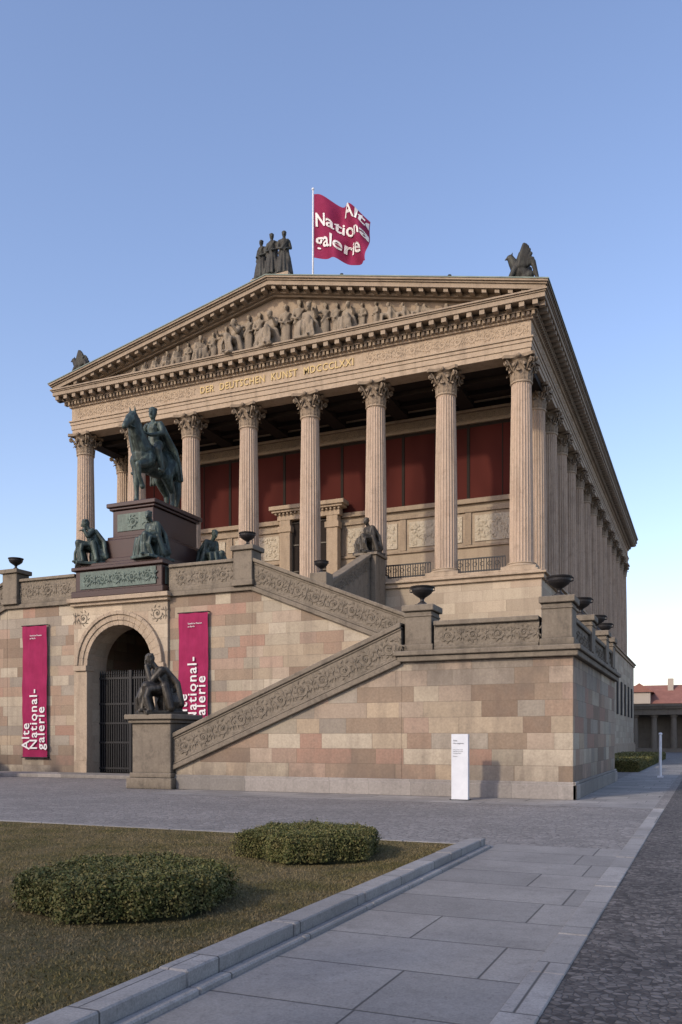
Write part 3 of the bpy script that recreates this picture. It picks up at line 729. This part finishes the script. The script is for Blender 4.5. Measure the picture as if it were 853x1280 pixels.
# portal bay wall with arch
R=1.8; ZS=5.1
bay=MB()
for s in(1,-1):
    bay.box(U(R,s),U(2.6,s),GY-.12,GY+1.2,0,ZS)
n=20
for i in range(n):
    a0=math.pi*i/n;a1=math.pi*(i+1)/n
    p0=(UC+R*math.cos(a0),ZS+R*math.sin(a0));p1=(UC+R*math.cos(a1),ZS+R*math.sin(a1))
    f_=lambda a: max(-2.6,min(2.6,2.6*math.cos(a)/max(abs(math.cos(a)),.76)))+UC
    bay.pxz([p0,(f_(a0),8.0),(f_(a1),8.0),p1],GY-.12,GY+1.2)
for s in(1,-1): bay.pxz([(U(R,s),ZS),(U(2.6,s),ZS),(U(2.6,s),8.0)],GY-.12,GY+1.2)
bay.obj('gate_bay_wall',M_ash2,st)
mb=MB()
def archring(r0,r1,y0,y1):
    for i in range(n):
        a0=math.pi*i/n;a1=math.pi*(i+1)/n
        mb.pxz([(UC+r*math.cos(a),ZS+r*math.sin(a)) for r,a in((r0,a0),(r1,a0),(r1,a1),(r0,a1))],y0,y1)
archring(1.78,2.0,GY-.2,GY+.3); archring(2.0,2.25,GY-.25,GY-.1); archring(2.25,2.42,GY-.32,GY-.1)
for s in(1,-1):
    mb.box(U(R-.04,s),U(2.5,s),GY-.3,GY+.3,ZS-.25,ZS); mb.box(U(R-.02,s),U(2.5,s),GY-.24,GY+.3,0,.7); mb.box(U(R-.01,s),U(2.42,s),GY-.2,GY+.2,.7,ZS-.25)
mb.box(UC-2.7,UC+2.7,GY-.28,GY+.5,7.85,8.0); mb.box(UC-2.8,UC+2.8,GY-.42,GY+.5,8.0,8.2)
mb.obj('gate_arch_mouldings',M_stone,st,bevel=.015)
for s in(1,-1):
    scrolls(rel,(UC+s*1.6,GY-.13,7.3),(s,0,0),(0,0,1),(0,-1,0),.9,.8,.05)
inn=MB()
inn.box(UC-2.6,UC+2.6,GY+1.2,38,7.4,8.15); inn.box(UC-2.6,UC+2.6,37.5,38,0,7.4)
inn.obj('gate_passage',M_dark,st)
mb=MB()
x=-R+.05
while x<R: mb.box(UC+x-.03,UC+x+.03,GY+.7,GY+.75,.15,4.75); mb.cap((UC+x,GY+.72,4.75),(UC+x,GY+.72,4.9),.04,.01); x+=.13
for z in (.3,1.5,2.4,3.3,4.5): mb.box(UC-R,UC+R,GY+.68,GY+.76,z,z+.09)
mb.box(UC-.08,UC+.08,GY+.64,GY+.80,.15,4.9)
mb.box(UC-R,UC+R,GY+.8,GY+.82,.15,4.55)
mb.obj('iron_gate',M_iron,st)
ash.box(UC-9.6,UC+9.6,38,46.1,0,8.0); step.box(UC-9.6,UC+9.6,38,45.8,8.0,8.155)
for s in(1,-1): ash.box(U(9.6,s),U(19.5,s),36,45.9,0,4.2)
n=17; pts=[(39.2,8.155)]
for i in range(n):
    v=39.2+6.5*i/n; z=8.155+2.79*(i+1)/n; pts+=[(v,z),(v+6.5/n,z)]
pts.append((45.7,8.155)); step.pyz(pts,UC-6.8,UC+6.8)
pl.box(UC-16,UC+16,29.4,31.3,0,.16)
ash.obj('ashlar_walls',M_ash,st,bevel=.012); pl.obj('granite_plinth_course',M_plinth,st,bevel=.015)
par.obj('parapets_and_pedestals',M_para,st,bevel=.02); step.obj('steps',M_apron,st); rel.obj('parapet_reliefs',M_rel,st)
# urns
mb=MB(); mb.box(-.2,.2,-.2,.2,0,.06)
mb.lathe([(.17,.06),(.15,.1),(.07,.15),(.06,.2),(.1,.25),(.2,.3),(.31,.37),(.36,.44),(.37,.5),(.4,.53),(.41,.56),(.36,.56),(.3,.48),(.1,.44)],0,0,0,28)
for s in(1,-1): mb.tube([(s*.34,0,.42),(s*.44,0,.44),(s*.44,0,.5),(s*.38,0,.54)],.02,6)
o=mb.obj('garden_urn',M_urn,None,smooth=False); ume=o.data; o.location=urns[0]; o.scale=(.9,.9,1.08)
for u in urns[1:]: inst('garden_urn',ume,u).scale=(.9,.9,1.08)
# banners
def banner(x0,x1,z0,z1,y,tz=.35):
    e=empty('museum_banner'); mb=MB(); nx,nz=12,40; vs=[];fs=[]
    for j in range(nz+1):
        for i in range(nx+1):
            x=x0+(x1-x0)*i/nx; z=z0+(z1-z0)*j/nz; vs.append((x,y+.02*math.sin(i*1.1+j*.25)+.012*math.sin(j*.8),z))
    for j in range(nz):
        for i in range(nx): a=j*(nx+1)+i; fs.append((a,a+1,a+nx+2,a+nx+1))
    mb.add(vs,fs); mb.obj('cloth',M_mag,e,smooth=True,recalc=False)
    mb=MB(); mb.tube([(x0-.05,y,z1+.02),(x1+.05,y,z1+.02)],.025,8); mb.tube([(x0-.05,y,z0-.02),(x1+.05,y,z0-.02)],.025,8)
    for x in(x0,x1): mb.box(x-.02,x+.02,y,GY,z1,z1+.04); mb.box(x-.02,x+.02,y,GY,z0-.04,z0)
    mb.obj('rails',M_iron,e)
    RY=Matrix.Rotation(-math.pi/2,4,'Y')
    W=x1-x0
    for body,fx in (('Alte',.31),('National-',.63),('galerie',.93)):
        text_obj('lettering',body,.66,M_white,Matrix.Translation((x0+W*fx,y-.05,z0+tz))@RY@RX,e,.006,1.15,'LEFT',bold=.012)
    text_obj('small_lettering','Staatliche Museen',.1,M_white,Matrix.Translation((x0+.5,y-.045,z1-.5))@RX,e,.004,1.,'LEFT')
    text_obj('small_lettering','zu Berlin',.1,M_white,Matrix.Translation((x0+.5,y-.045,z1-.63))@RX,e,.004,1.,'LEFT')
banner(-30.15,-28.65,.85,7.1,GY-.16); banner(-21.25,-19.75,.95,7.2,GY-.16,1.45)
for s in(1,-1):
    b=MB(); seated(b,TM((U(7.1,s),24.9,2.63),F-(.6*s),1.45),'think',True,.24,5,beard=True,fat=1.22)
    b.obj('seated_thinker_statue',M_bronzed,None,remesh=.018,recalc=False,it=1)
    b=MB(); seated(b,TM((U(6.95,s),45.1,12.23),F-.5,1.45),'rest',True,.15,9,fat=1.15)
    b.obj('seated_statue',M_bronzed,None,remesh=.026,recalc=False,it=1)
# ------------------------------------------------------------------ equestrian statue
eq=empty('equestrian_statue')
mb=MB()
mb.box(UC-2.55,UC+2.55,31.1,37.2,8.2,8.5); mb.box(UC-2.4,UC+2.4,31.25,37.05,8.5,9.45); mb.box(UC-2.55,UC+2.55,31.1,37.2,9.45,9.62)
mb.box(UC-2.2,UC+2.2,31.35,36.95,9.62,9.8)
mb.box(UC-1.75,UC+1.75,31.9,36.4,9.8,10.1); mb.box(UC-1.5,UC+1.5,32.1,36.2,10.1,11.0); mb.box(UC-1.35,UC+1.35,32.2,36.1,11.0,11.15)
mb.box(UC-1.15,UC+1.15,32.35,35.95,11.15,12.4); mb.box(UC-1.28,UC+1.28,32.25,36.05,12.4,12.52); mb.box(UC-1.38,UC+1.38,32.15,36.15,12.52,12.72)
mb.obj('granite_pedestal',M_gran,eq,bevel=.03)
mb=MB(); mb.box(UC-2.1,UC+2.1,31.2,31.249,8.6,9.38)
scrolls(mb,(UC-2.05,31.19,8.99),(1,0,0),(0,0,1),(0,-1,0),4.1,.6,.06)
mb.box(UC-.85,UC+.85,32.31,32.349,11.4,12.2); scrolls(mb,(UC-.8,32.3,11.8),(1,0,0),(0,0,1),(0,-1,0),1.6,.7,.06)
mb.box(UC+2.4,UC+2.45,31.5,36.8,8.6,9.38)
mb.obj('bronze_relief_panels',M_bronze,eq)
h=MB(1.04)
h.ell((.42,0,1.2),(.40,.30,.40)); h.ell((0,0,1.2),(.6,.30,.34)); h.ell((-.5,0,1.26),(.38,.31,.36)); h.ell((0,0,1.05),(.5,.24,.24))
h.chain(((.55,0,1.35),.28),((.78,0,1.66),.20),((.93,.0,1.95),.145)); h.chain(((.5,0,1.5),.12),((.66,0,1.85),.10),((.84,0,2.1),.07))
h.chain(((.93,0,2.05),.12),((1.07,.02,1.94),.12),((1.24,.05,1.79),.085),((1.34,.07,1.69),.075)); h.ell((1.35,.07,1.66),(.08,.07,.06))
h.cap((1.0,.0,1.89),(1.15,.03,1.74),.09,.05)
for s in(1,-1):
    h.cap((.92,.06*s,2.12),(.95,.08*s,2.27),.04,.012); h.ell((1.1,.02+.09*s,1.97),(.03,.02,.025),6,4)
for q in range(9):
    z=2.14-.08*q; x=.86-.055*q
    for s in(1,-1): h.cap((x,0,z),(x-.07,-.11*s,z-.18),.05,.03)
h.chain(((.5,-.17,1.1),.19),((.52,-.17,.82),.11),((.54,-.17,.55),.078),((.53,-.17,.3),.05),((.54,-.17,.15),.058),((.58,-.17,.06),.06)); h.ell((.6,-.17,.05),(.1,.075,.06))
h.chain(((.5,.17,1.1),.19),((.72,.18,.95),.11),((.95,.18,.86),.08),((.9,.18,.6),.052),((.84,.18,.5),.055),((.79,.18,.42),.06)); h.ell((.77,.18,.38),(.08,.07,.075))
for s,o_ in((1,.12),(-1,-.12)):
    h.chain(((-.55,.15*s,1.2),.25),((-.42+o_,.18*s,.9),.16),((-.72+o_,.17*s,.56),.082),((-.72+o_,.17*s,.3),.055),((-.69+o_,.17*s,.15),.062),((-.63+o_,.17*s,.06),.06)); h.ell((-.6+o_,.17*s,.05),(.1,.075,.06))
h.chain(((-.82,0,1.42),.09),((-1.0,0,1.3),.1),((-1.08,0,1.0),.12),((-1.06,.02,.6),.11),((-1.0,.03,.32),.05))
h.cap((-.02,0,1.6),(.0,0,1.8),.16,.14); h.cap((0,0,1.8),(.02,0,2.02),.14,.17); h.cap((.02,.11,2.1),(.02,-.11,2.1),.095,.095); h.cap((.02,0,2.1),(.05,0,2.27),.065,.058)
hh=MB(); head(hh,(.07,0,2.39),1.2,tilt=.05,yaw=.15,hair=1.02); h.add(hh.v,hh.f)
for s in(1,-1):
    h.chain(((-.02,.13*s,1.6),.13),((.32,.34*s,1.38),.10),((.2,.39*s,.95),.068)); h.cap((.18,.39*s,.88),(.38,.42*s,.86),.055,.04)
    h.cap((.1,.13*s,2.12),(-.02,.18*s,2.13),.05,.065)
h.chain(((.02,.21,2.1),.085),((.08,.33,1.85),.065),((.36,.14,1.75),.045)); fingers(h,(.36,.14,1.75),(1,-.3,0),1.2)
h.chain(((.02,-.21,2.1),.085),((-.05,-.4,1.86),.065),((.2,-.42,1.68),.045)); fingers(h,(.2,-.42,1.68),(.8,0,-.5),1.2,-1)
h.tube([(.4,.12,1.76),(.8,.12,1.76),(1.24,.1,1.74)],.015,5); h.tube([(.4,.1,1.76),(.8,-.12,1.76),(1.24,.02,1.74)],.015,5)
for i in range(13):
    y=-.33+.055*i; w_=1-abs(y)*.6; r_=.036+.03*((i*7)%3)/2
    h.chain(((-.1,y*.6,2.12),r_+.01),((-.24,y*.9,1.85),r_+.005),((-.46*w_-.05,y*1.2,1.55),r_+.012),((-.68*w_,y*1.4,1.25-.25*abs(y)),r_),((-.72*w_,y*1.5,.98-.5*abs(y)),r_))
h.box(-.8,.72,-.32,.32,-.05,.02)
TH=Matrix.Translation((UC,34.0,12.77))@Matrix.Rotation(F,4,'Z')@Matrix.Diagonal((1.78,1.85,1.92,1))
h.obj('horse_and_rider',M_bronze,eq,remesh=.026,recalc=False,tf=TH,it=1)
b=MB()
seated(b,TM((UC+1.55,32.0,9.85),F-.2,1.5),'rest',True,.16,11,fat=1.15,hyaw=.3); seated(b,TM((UC-1.75,32.0,9.85),F-.8,1.5),'out',True,.2,12,beard=True,fat=1.15)
seated(b,TM((UC+1.95,35.7,9.85),F+1.2,1.45),'rest',True,.22,13,fat=1.15); seated(b,TM((UC-1.9,35.6,9.85),F-1.1,1.45),'rest',True,.2,14,fat=1.15)
b.obj('allegorical_seated_figures',M_bronze,eq,remesh=.022,recalc=False,it=1)
# ------------------------------------------------------------------ information sign
sg=empty('information_sign')
mb=MB(); mb.box(-6.52,-6.04,22.9,23.04,.0,1.84); mb.obj('panel',M_sign,sg,bevel=.01)
mb=MB(); mb.box(-6.56,-6.0,22.86,23.08,0,.03); mb.obj('foot_plate',M_iron,sg)
for i,(tx,z,sz) in enumerate((('Alte',1.64,.07),('Nationalgalerie',1.57,.05),('Staatliche Museen zu Berlin',1.4,.026),('Oeffnungszeiten 10-18 Uhr',1.35,.026),('Donnerstag 10-22 Uhr',1.30,.026),('Bodestrasse',1.22,.026))):
    text_obj('lettering',tx,sz,M_grey,Matrix.Translation((-6.47,22.893,z))@RX,sg,.002,1.,'LEFT')
mb=MB(); mb.tube([(-1.86,40,0),(-1.86,40,1.9)],.06,12); mb.box(-1.98,-1.74,39.9,40.1,0,.08); mb.lathe([(.07,1.9),(.09,1.93),(.05,1.99)],-1.86,40,0,12); mb.obj('white_bollard_post',M_sign,None)
# ------------------------------------------------------------------ ground
def sheet(name,mat,x0,x1,y0,y1,z):
    mb=MB(); mb.add([(x0,y0,z),(x1,y0,z),(x1,y1,z),(x0,y1,z)],[(0,1,2,3)]); return mb.obj(name,mat,None,recalc=False)
sheet('ground',M_ground,-900,900,-900,900,0)
sheet('cobblestone_plaza',M_plaza,-70,-.93,13.1,110,.004)
sheet('cobblestone_road',M_road,-.93,9,-20,110,.004)
sheet('paved_path',M_slab,-3.1,-1.18,-12,13.6,.008)
sheet('paved_path',M_apron,-16,-1.18,21.9,24.3,.008)
sheet('paved_path',M_apron,-3.4,-1.18,24.3,60,.008)
mb=MB(); y=-12.
while y<21.9:
    mb.box(-1.18,-.93,y,min(y+1.3,21.9)-.012,-.05,.02+.003*math.sin(y*7)); y+=1.3
mb.obj('edging_stones',M_kerb,None,bevel=.008)
mb=MB(); y=-8.
while y<13.1:
    e1=min(y+1.6,13.1)-.01; dx=.006*math.sin(y*5); mb.box(-3.42+dx,-3.18+dx,y,e1,-.05,.15+.004*math.sin(y*3)); mb.box(-3.175,-3.08,y,e1,-.05,.05); y+=1.6
x=-45.
while x<-3.42: e1=min(x+1.5,-3.42)-.01; mb.box(x,e1,12.98,13.1,-.05,.065); x+=1.5
mb.obj('kerb',M_kerb,None,bevel=.012)
mb=MB(); nx,ny=80,60; vs=[];fs=[]
for j in range(ny+1):
    for i in range(nx+1):
        x=-3.42-(41.5)*(i/nx)**2; y=-8+20.98*j/ny; e_=min(1,min(-3.42-x,12.98-y,1.)); vs.append((x,y,.05+.03*e_*math.sin(x*1.3+y*.7)*math.sin(y*1.1)))
for j in range(ny):
    for i in range(nx): a=j*(nx+1)+i; fs.append((a,a+1,a+nx+2,a+nx+1))
mb.add(vs,fs); mb.obj('lawn',M_lawn,None,smooth=True)
HED=[(-5.33,6.96,.98),(-5.19,10.94,.95)]
N=170000
u=-3.45-np.random.rand(N)**1.4*16; v=2.5+np.random.rand(N)*10.4
ok=np.ones(N,bool)
for hx,hy,hr in HED: ok&=((u-hx)**2+(v-hy)**2)>(hr*.95)**2
u=u[ok];v=v[ok];n=len(u); a=np.random.rand(n)*6.28; hgt=.008+.022*np.random.rand(n); w=.004+.004*np.random.rand(n); lx=(np.random.rand(n)-.5)*.05; ly=(np.random.rand(n)-.5)*.05
ee=np.minimum(1,np.minimum(-3.42-u,12.98-v)); zb=.048+.03*ee*np.sin(u*1.3+v*.7)*np.sin(v*1.1)
V=np.zeros((n,3,3)); V[:,0]=np.stack([u-np.cos(a)*w,v-np.sin(a)*w,zb],1); V[:,1]=np.stack([u+np.cos(a)*w,v+np.sin(a)*w,zb],1); V[:,2]=np.stack([u+lx,v+ly,zb+hgt],1)
def npmesh(name,V,k,mat,parent=None):
    me=bpy.data.meshes.new(name); n=V.shape[0]; me.vertices.add(n*k); me.vertices.foreach_set('co',V.reshape(-1)); me.loops.add(n*k); me.loops.foreach_set('vertex_index',np.arange(n*k,dtype=np.int32))
    me.polygons.add(n); me.polygons.foreach_set('loop_start',np.arange(0,n*k,k,dtype=np.int32)); me.polygons.foreach_set('loop_total',np.full(n,k,dtype=np.int32)); me.update(); me.validate()
    me.materials.append(mat); o=bpy.data.objects.new(name,me); scene.collection.objects.link(o)
    if parent: o.parent=parent
    return o
npmesh('grass_blades',V,3,M_blade)
def leaves(P,Nn,size):
    n=len(P); d=np.random.randn(n,3)*.75+Nn; d/=np.linalg.norm(d,axis=1)[:,None]
    r=np.random.randn(n,3); a=np.cross(d,r); a/=np.linalg.norm(a,axis=1)[:,None]; b=np.cross(d,a)
    s=(size*(.6+.8*np.random.rand(n)))[:,None]
    V=np.zeros((n,4,3)); V[:,0]=P-a*s; V[:,1]=P-b*s*.55; V[:,2]=P+a*s; V[:,3]=P+b*s*.55
    return V
def wob(th,ph): return 1+.035*np.sin(5*th+ph)+.03*np.sin(9*th+2*ph)+.02*np.sin(17*th+ph*3)
for i,(hx,hy,hr) in enumerate(HED):
    e=empty('box_hedge'); H=.36
    n=42000; th=np.random.rand(n)*2*np.pi
    oct_=1/np.cos(((th+.39)%(np.pi/3))-np.pi/6)*.93
    rad=hr*oct_*wob(th,i+1)
    top=np.random.rand(n)<.55
    rr=np.where(top,np.sqrt(np.random.rand(n)),1)*rad
    edge=np.clip((rr/rad-.85)/.15,0,1)
    px=rr*np.cos(th);py=rr*np.sin(th)
    zt=H*(1-.16*edge**2)+.022*np.sin(px*7+i)*np.sin(py*6)+.02*np.sin(px*17)*np.sin(py*19)+.022*np.random.randn(n)
    zz=np.where(top,zt,np.random.rand(n)**.9*H*.9+.03)
    bulge=np.where(top,1,1-.10*np.abs(zz/H-.55)**1.5)
    rr=rr*bulge*(1+np.where(top,0,.035*np.random.randn(n)))
    P=np.stack([hx+rr*np.cos(th),hy+rr*np.sin(th),zz+.04],1)
    Nn=np.where(top[:,None],np.array([[0,0,1.]]),np.stack([np.cos(th),np.sin(th),np.zeros(n)],1))
    npmesh('leaves',leaves(P,Nn,.015),4,M_leaf,e)
    mb=MB(); pts=[(hx+.93*hr*(1/math.cos(((t_+.39)%(math.pi/3))-math.pi/6))*.93*math.cos(t_),hy+.93*hr*(1/math.cos(((t_+.39)%(math.pi/3))-math.pi/6))*.93*math.sin(t_)) for t_ in [k*2*math.pi/48 for k in range(48)]]
    mb.pxy(pts,.03,H-.04); mb.obj('core',M_core,e)
e=empty('low_hedge'); n=26000
x0,x1,y0,y1=-6.6,-3.2,46,78
sd=np.random.rand(n)<.3
xx=np.where(sd&(np.random.rand(n)<.5),x1,x0+(x1-x0)*np.random.rand(n)); yy=np.where(sd&(xx<x1),y0,y0+(y1-y0)*np.random.rand(n)**1.5)
zz=np.where(sd,np.random.rand(n)*.55,.55+.04*np.random.randn(n))
npmesh('leaves',leaves(np.stack([xx,yy,zz],1),np.array([[.2,-.2,.8]]),.05),4,M_leaf,e)
mb=MB(); mb.box(x0,x1-.05,y0+.05,y1,0,.5); mb.obj('core',M_core,e)
# ------------------------------------------------------------------ distant colonnade and building
co=empty('colonnade')
mb=MB(); mb.box(-14,60,118,126,0,.5); mb.box(-14,60,122,122.5,.5,4.9); mb.box(-14,60,118.3,126,4.9,5.7); mb.box(-14.2,60,118,126.2,5.7,6.0); mb.box(-14.4,60,117.8,126.4,6.0,6.25)
x=-13.5
while x<60: mb.lathe([(.42,.5),(.4,2.5),(.34,4.5),(.5,4.7),(.5,4.9)],x,119,0,14); x+=2.4
mb.obj('columns_and_entablature',M_far,co)
db=empty('distant_building')
mb=MB(); mb.box(-20,60,150,170,0,7.6); mb.box(-12,-8.5,149,151,7.6,9.5); mb.obj('walls',M_cream,db)
mb=MB(); mb.pyz([(149.5,7.6),(170.5,7.6),(163,11),(156,11)],-20.5,60); mb.pxz([(-12.5,9.5),(-8,9.5),(-10.2,11)],148.7,156)
mb.obj('tiled_roof',M_tile,db)
mb=MB()
for x in (-6,-1,5,11): mb.box(x,x+.9,154,155,9,12)
mb.obj('chimneys',M_cream,db)
mb=MB()
for i in range(26):
    x=-18+i*3; mb.box(x,x+1.2,149.9,149.99,4.4,6.6)
mb.obj('windows',M_dark,db)
nb=empty('added_shade_building')  # added building out of view behind the camera, meant to shade the ground
mb=MB(); mb.box(-75,40,-52,-34,0,11.5); mb.box(-75.4,40.4,-52.4,-33.6,11.5,12.2); mb.obj('walls',M_ash2,nb)
mb=MB()
for i in range(24):
    for z in (1.5,6.5): mb.box(-73+i*4.7,-71+i*4.7,-34,-33.96,z,z+3)
mb.obj('windows',M_dark,nb)
# trees standing behind the viewpoint (their shade falls across lawn and path)
def tree(name,x,y,H_,seed):
    R=random.Random(seed); e=empty(name); m=MB(); tips=[]
    def br(p,d,L,r,dep):
        pts=[p];rd=[r]; dd=d.copy(); q=p.copy()
        for i in range(4):
            dd=(dd+Vector((R.uniform(-.14,.14),R.uniform(-.14,.14),R.uniform(-.02,.1)))).normalized(); q=q+dd*L/4; pts.append(q.copy()); rd.append(r*(1-.13*(i+1)))
        m.tube(pts,rd,6 if dep<3 else 4)
        if dep>=4: tips.append(q); return
        for i in range(3):
            a=R.uniform(0,6.28); s_=R.uniform(.45,.85); ax=Vector((math.cos(a),math.sin(a),0))
            br(pts[-1] if i<2 else pts[3],(dd+ax*s_).normalized(),L*R.uniform(.62,.8),r*.5,dep+1)
    br(Vector((x,y,-.1)),Vector((0,0,1)),H_*.33,.22,0)
    m.obj('trunk_and_branches',M_bark,e,recalc=False)
    P=np.array([[t_.x,t_.y,t_.z] for t_ in tips]); P=np.repeat(P,30,axis=0)+np.random.randn(len(tips)*30,3)*.35
    npmesh('leaves',leaves(P,np.array([[0,0,.6]]),.07),4,M_leaf,e)
tree('lime_tree',-8.2,-6.8,10,4); tree('lime_tree',-14.0,-6.0,10,9)
# ------------------------------------------------------------------ light
EL=math.radians(29); AZ=Vector((-.42,-1,0)).normalized()
w=bpy.data.worlds.new('World'); scene.world=w; w.use_nodes=True
nt=w.node_tree; bg=nt.nodes['Background']; sk=nt.nodes.new('ShaderNodeTexSky'); sk.sky_type='NISHITA'; sk.sun_disc=False
sk.sun_elevation=EL; sk.sun_rotation=math.atan2(AZ.x,AZ.y); sk.air_density=1.25; sk.dust_density=1.3; sk.ozone_density=2.9
mx=nt.nodes.new('ShaderNodeMix'); mx.data_type='RGBA'; mx.blend_type='MULTIPLY'; mx.inputs[0].default_value=1; mx.inputs[7].default_value=(1.72,1.52,1.60,1)
nt.links.new(sk.outputs[0],mx.inputs[6]); nt.links.new(mx.outputs[2],bg.inputs[0]); bg.inputs[1].default_value=.15
sl=bpy.data.lights.new('sun','SUN'); sl.energy=2.35; sl.angle=math.radians(3.); sl.color=(1,.87,.69)
so=bpy.data.objects.new('sun',sl); scene.collection.objects.link(so)
dirv=Vector((AZ.x*math.cos(EL),AZ.y*math.cos(EL),math.sin(EL)))
so.rotation_euler=dirv.to_track_quat('Z','Y').to_euler()
cd=bpy.data.cameras.new('camera'); cam=bpy.data.objects.new('camera',cd); scene.collection.objects.link(cam)
cam.location=(0,0,1.7); cam.rotation_euler=(math.pi/2,0,math.radians(23.3))
cd.sensor_fit='VERTICAL'; cd.sensor_height=36; cd.lens=1060/1280*36; cd.shift_y=284/1280; cd.clip_end=3000; cd.clip_start=.1
scene.camera=cam
scene.view_settings.view_transform='Standard'; scene.view_settings.look='None'; scene.view_settings.exposure=0
